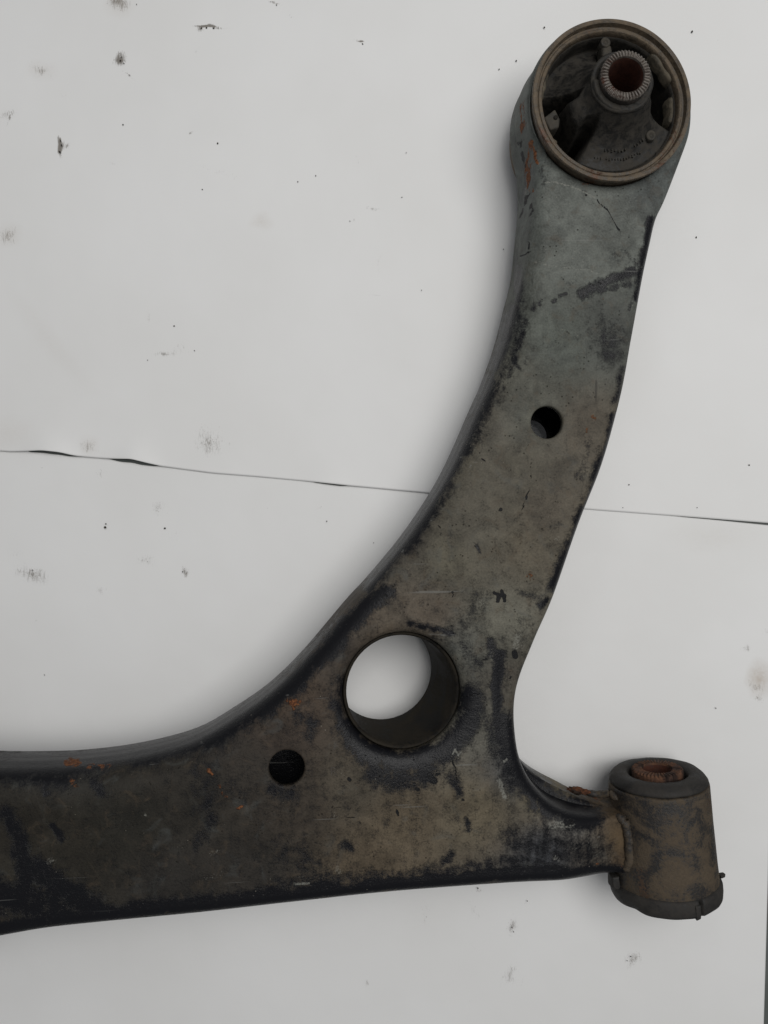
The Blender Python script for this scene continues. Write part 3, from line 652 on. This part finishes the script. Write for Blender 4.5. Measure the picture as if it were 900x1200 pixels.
def serrated(name, frame, r_in, r_out, s_top, s_bot, nt, depth, parent, side_mat):
    o0, a1, a2, a3 = frame; V = []; Fc = []; N = nt * 4
    prof = [(r_in + .0004, s_top - .0012, 0), (r_in + .0006, s_top - .0002, 0), (r_in + .0009, s_top, .9), (r_out - .0007, s_top, 1), (r_out, s_top - .0008, .25), (r_out, s_top - .0016, 0), (r_out, s_bot, 0), (r_in, s_bot, 0), (r_in, s_top - .0030, 0)]
    m = len(prof)
    for i in range(N):
        a = 2 * math.pi * i / N; low = (i % 4) in (2, 3)
        jt = .9 + .2 * random.random()
        for (r, s_, d) in prof:
            s2 = s_ - (depth * d * jt if low else 0); r2 = r - (.0003 if (low and .2 < d < .5) else 0)
            V.append(o0 + a1 * (r2 * math.cos(a)) + a2 * (r2 * math.sin(a)) + a3 * s2)
    for i in range(N):
        k = (i + 1) % N
        for j in range(m): Fc.append((i * m + j, k * m + j, k * m + (j + 1) % m, i * m + (j + 1) % m))
    o = link(name, V, Fc, side_mat, parent); fix_normals(o); o.data.materials.append(M_BORE); o.data.materials.append(M_SIDE)
    for p in o.data.polygons:
        j = min(v % m for v in p.vertices), max(v % m for v in p.vertices)
        if j in ((7, 8), (0, 8)): p.material_index = 1
        if j == (5, 6) and side_mat is M_TEETH: p.material_index = 2
    sharp(o, 25); return o
# sleeve axis leans with the sag
sa = Vector((TILT.x, TILT.y, 1)).normalized(); s1 = Vector((1, 0, -sa.x)).normalized(); s2 = sa.cross(s1)
ST = .0262
sleeve = serrated('inner_sleeve', (BC, s1, s2, sa), .0073, .0109, ST, -.0475, 44, .00075, ring, M_TEETH)
# moulded boot lip round the sleeve
bl = lathe('rubber_collar', [(.0109, .0175), (.0130, .0182), (.0139, .0196), (.0137, .0206), (.0128, .0211), (.0117, .0206), (.0109, .0200)], 96, M_RUB, ring, (BC, s1, s2, sa), .0004, 5)
def pin(px, py, w, r, h, name='moulding_pin', mat=M_LUG):
    u, v = L(px, py, w + h)
    return lathe(name, [(0, h - .0006), (r * .35, h - .0006), (r * .45, h), (r * .9, h), (r, h - .0004), (r, -.002)], 28, mat, ring, (Vector((u, v, w)), e1, e2, e3), .0001, px)
pin(763.4, 158.2, .0042, .0024, .0026); pin(710, 49, .0005, .0023, .0032)
# moulded rib from the top pin to the sleeve
def lump(name, pxy, w0, w1, mat, parent, taper=.82, seed=0, bev=.0006):
    bm = bmesh.new(); P = [L(x, y, w1) for x, y in pxy]; c = np.mean(P, 0)
    bt = [bm.verts.new((p[0], p[1], w1)) for p in P]; bb = [bm.verts.new((*(c + (p - c) / taper), w0)) for p in P]
    bm.faces.new(bt); bm.faces.new(bb[::-1]); m = len(P)
    for i in range(m): bm.faces.new((bt[i], bb[i], bb[(i + 1) % m], bt[(i + 1) % m]))
    bmesh.ops.recalc_face_normals(bm, faces=bm.faces)
    bmesh.ops.bevel(bm, geom=list(bm.edges), offset=bev, segments=3, profile=.6, affect='EDGES')
    for v in bm.verts: v.co += Vector(mnoise.noise_vector(v.co * 300 + Vector((seed, 0, 0)))) * .0003
    me = bpy.data.meshes.new(name); bm.to_mesh(me); bm.free(); me.polygons.foreach_set('use_smooth', [True] * len(me.polygons))
    o = bpy.data.objects.new(name, me); COL.objects.link(o); me.materials.append(mat); o.parent = parent; return o
lump('moulded_rib', [(706, 52), (716, 52), (718, 64), (706, 66)], -.003, .0030, M_LUG, ring, .8, 1, .0012)
lug = lump('stop_lug', [(638, 137), (651, 128), (657, 140), (655, 149), (645, 152)], -.010, .0055, M_LUG, ring, .88, 2, .0009)
u, v = L(651.5, 137, .0062)
lathe('lug_hole_disc', [(0, .00012), (.0009, .00012), (.0010, -.0004)], 20, M_BORE_DK, lug, (Vector((u, v, .0059)), e1, e2, e3))  # dark disc laid on the lug, painted shade in place of a hole
def arc_piece(name, a0, a1, r0, r1, w0, w1, mat, parent, seed):
    na_, V, Fc = 26, [], []
    for i in range(na_):
        a = R_(a0 + (a1 - a0) * i / (na_ - 1)); q = Vector((i * .13, seed, 0)); e = min(1, i / 4 + .25, (na_ - 1 - i) / 4 + .25)
        wt = w1 - .0022 * (1 - e) + .0014 * mnoise.noise(q); ri = r1 - (r1 - r0) * e * (1 + .45 * mnoise.noise(q * 1.7 + Vector((3, 0, 0))))
        for (r, w) in ((r1, w0), (r1, wt - .0004), (r1 - .0004, wt), ((r1 + ri) / 2, wt + .0004 * mnoise.noise(q * 3)), (ri + .0005, wt - .0003), (ri, wt - .0010), (ri - .0004, w0)):
            V.append((BC.x + r * math.cos(a), BC.y + r * math.sin(a), w))
    for i in range(na_ - 1):
        for j in range(6): Fc.append((i * 7 + j, i * 7 + j + 1, (i + 1) * 7 + j + 1, (i + 1) * 7 + j))
    Fc += [tuple(range(7)), tuple(range((na_ - 1) * 7 + 6, (na_ - 1) * 7 - 1, -1))]
    o = link(name, V, Fc, mat, parent); fix_normals(o); sharp(o, 60); return o
arc_piece('torn_liner', 20, 52, .0306, .0325, -.002, .0034, M_RUBP, ring, 4)
arc_piece('torn_liner', -12, 14, .0302, .0323, -.006, .0005, M_RUBP, ring, 6)
arc_piece('torn_liner', 150, 178, .0303, .0324, -.016, .0010, M_RUBP, ring, 9)
arc_piece('torn_liner', 205, 232, .0300, .0324, -.016, .0018, M_RUBP, ring, 12)
# worn moulded lettering on the lower lobe, too worn to read: rows of raised strokes
bm = bmesh.new()
for row, (rad, a0, a1, cnt) in enumerate(((.0262, -106, -58, 17), (.0228, -98, -50, 13))):
    for i in range(cnt):
        a = R_(a0 + (a1 - a0) * i / (cnt - 1))
        if random.random() < .12: continue
        for q in range(random.choice((1, 2, 2))):
            ln, wd = random.uniform(.0006, .0014), .00022
            if q: ln, wd = wd, random.uniform(.0004, .0009)
            cx = BC.x + (rad + random.uniform(-.0005, .0005)) * math.cos(a); cy = BC.y + (rad + random.uniform(-.0005, .0005)) * math.sin(a)
            r = bmesh.ops.create_cube(bm, size=1)['verts']
            for v in r:
                p = Vector((v.co.x * ln, v.co.y * wd, v.co.z * .0012)); p.rotate(Matrix.Rotation(a, 3, 'Z')); v.co = p + Vector((cx, cy, .0040 if row == 0 else .0056))
me = bpy.data.meshes.new('moulded_lettering'); bm.to_mesh(me); bm.free()
lt = bpy.data.objects.new('moulded_lettering', me); COL.objects.link(lt); me.materials.append(M_LUG); lt.parent = ring

# ------------------------------------------------------------------ lying bushing at the neck
AW = -.0175
q0, q1 = L(771, 914, AW), L(779.5, 1036, AW)
ax = Vector((q1[0] - q0[0], q1[1] - q0[1], 0)); LEN = ax.length; ax.normalize()
side = Vector((-ax.y, ax.x, 0)); P0 = Vector((q0[0], q0[1], AW))
FB2 = (P0, side, Vector((0, 0, 1)), ax)
mmr = lambda pxl: pxl * .3715 / F
hs = lathe('bushing_housing', [(mmr(52), .0004), (mmr(54.9), .0005), (mmr(55.5), .0009), (mmr(55.8), .0018), (mmr(56.4), .018), (mmr(58.2), .038), (mmr(59.4), LEN - .0045), (mmr(59.0), LEN - .0035), (mmr(54), LEN - .0030)], 180, M_HOUS, ARM, FB2, .00035, 11)
tag(hs, 'mud-caked steel tube housing lying across the neck')
lathe('rubber_collar', [(mmr(32), .0040), (mmr(32.5), -.0026), (mmr(35), -.0042), (mmr(42), -.0046), (mmr(48), -.0042), (mmr(52), -.0028), (mmr(54.6), -.0012), (mmr(54.8), -.0004), (mmr(53.6), .0002), (mmr(51.5), .0006), (mmr(51), .0040)], 160, M_RUBC, hs, FB2, .0003, 2)
serrated('inner_sleeve', (P0, side, Vector((0, 0, 1)), -ax), .0066, mmr(28.5), .0062, -.058, 40, .0007, hs, M_RUSTY)
def lipmod(a, j, r, s):
    d = math.degrees(a) % 360
    cut = math.exp(-((d - 78) / 1.6) ** 2) if 1 <= j <= 9 else 0       # split in the rubber
    tear = .0012 * math.exp(-((d - 150) / 8) ** 2)
    return r - cut * .0028 - tear * (j > 4), s - cut * .0045 * (s > LEN) 
lathe('rubber_lip', [(mmr(52), LEN - .0050), (mmr(58.2), LEN - .0048), (mmr(61), LEN - .0042), (mmr(62), LEN - .0030), (mmr(62.2), LEN - .0004), (mmr(61.6), LEN + .0022), (mmr(60), LEN + .0036), (mmr(56), LEN + .0044), (mmr(46), LEN + .0046), (mmr(30), LEN + .0040), (mmr(28), LEN - .002)], 360, M_RUBC, hs, FB2, .0004, 8, mod=lipmod)
def hx(ang, r, s): return P0 + side * (r * math.cos(R_(ang))) + Vector((0, 0, 1)) * (r * math.sin(R_(ang))) + ax * s
def chunk(name, c, d, mat, parent, seed):
    bm = bmesh.new(); vs = bmesh.ops.create_cube(bm, size=1)['verts']
    bmesh.ops.bevel(bm, geom=list(bm.edges), offset=.18, segments=3, profile=.6, affect='EDGES')
    for v in bm.verts:
        p = Vector((v.co.x * d[0], v.co.y * d[1], v.co.z * d[2])); p += Vector(mnoise.noise_vector(p * 350 + Vector((seed, 1, 2)))) * .0007 + Vector(mnoise.noise_vector(p * 130 + Vector((seed, 4, 2)))) * .0011
        v.co = c + side * p.x + ax * p.y + Vector((0, 0, 1)) * p.z
    me = bpy.data.meshes.new(name); bm.to_mesh(me); bm.free(); me.polygons.foreach_set('use_smooth', [True] * len(me.polygons))
    o = bpy.data.objects.new(name, me); COL.objects.link(o); me.materials.append(mat); o.parent = parent; fix_normals(o); return o
chunk('torn_rubber_tab', hx(176, mmr(62.5), LEN - .0062) , (.0042, .0064, .008), M_RUBC, hs, 1)
chunk('torn_rubber_flap', hx(82, mmr(60.5), LEN + .0006), (.0022, .0070, .0020), M_RUBC, hs, 3)
chunk('torn_rubber_flap', hx(18, mmr(62.5), LEN - .0052), (.0024, .0016, .003), M_RUBC, hs, 5)
# weld beads joining neck and housing
def bead(path, r, name, mat=M_WELD, parent=ARM, n=14):
    P = [Vector(p) for p in path]; Q = []
    for i in range(len(P) - 1):
        m = max(2, int((P[i + 1] - P[i]).length / .0006)); Q += [P[i].lerp(P[i + 1], t_ / m) for t_ in range(m)]
    Q.append(P[-1]); V = []; Fc = []
    for i, q in enumerate(Q):
        t_ = (Q[min(i + 1, len(Q) - 1)] - Q[max(i - 1, 0)]).normalized(); a_ = t_.orthogonal().normalized(); b2 = t_.cross(a_)
        e = min(1, (i + .3) / 4, (len(Q) - i - .7) / 4)
        for k in range(n):
            an = 2 * math.pi * k / n; rr = r * e * (1 + .2 * mnoise.noise(q * 300 + Vector((math.cos(an), math.sin(an), 0)) * .8) + .05 * math.sin(i * 1.1))
            V.append(q + a_ * (rr * math.cos(an)) + b2 * (rr * math.sin(an)))
    for i in range(len(Q) - 1):
        for k in range(n): Fc.append((i * n + k, i * n + (k + 1) % n, (i + 1) * n + (k + 1) % n, (i + 1) * n + k))
    o = link(name, V, Fc, mat, parent); fix_normals(o); return o
def pl(px, py, w): u, v = L(px, py, w); return (u, v, w)
bead([pl(720, 955, -.0090), pl(733, 962, -.0066), pl(737, 985, -.0062), pl(738, 1008, -.0066), pl(732, 1022, -.0090)], .0022, 'weld_bead', M_HOUS)
bead([pl(684, 929, -.0225), pl(702, 931, -.0195), pl(716, 930, -.016), pl(724, 938, -.011)], .0017, 'weld_bead', M_HOUS)
bm = bmesh.new(); bmesh.ops.create_icosphere(bm, subdivisions=4, radius=1)
c0 = Vector(pl(679, 927, -.0200))
for v in bm.verts:
    k = 1 + .5 * mnoise.noise(v.co * 1.6 + Vector((3, 1, 7))) + .28 * mnoise.noise(v.co * 4.5) + .12 * mnoise.noise(v.co * 11)
    p = Vector((v.co.x * .0056, v.co.y * .0017, v.co.z * .0012)) * k; p.rotate(Matrix.Rotation(R_(-12), 3, 'Z')); v.co = c0 + p
me = bpy.data.meshes.new('rust_flake'); bm.to_mesh(me); bm.free(); me.polygons.foreach_set('use_smooth', [True] * len(me.polygons))
rf = bpy.data.objects.new('rust_flake', me); COL.objects.link(rf); me.materials.append(M_FLAKE); rf.parent = ARM
# ------------------------------------------------------------------ ball joint carrying the far end, out of the picture
u, v = L(-130, 1005, WB)
bz = -.036
zt = ORG.z + u * -math.sin(TH) + bz * math.cos(TH)
lathe('ball_joint', [(0, .001), (.024, .001), (.0255, -.002), (.024, -.010), (.018, -.016), (.011, -.022), (.0085, -.026), (.0080, -zt + .004), (.006, -zt + .0015), (0, -zt + .0015)], 64, M_HOUS, ARM, (Vector((u, v, bz)), e1, e2, e3), .0002, 4)
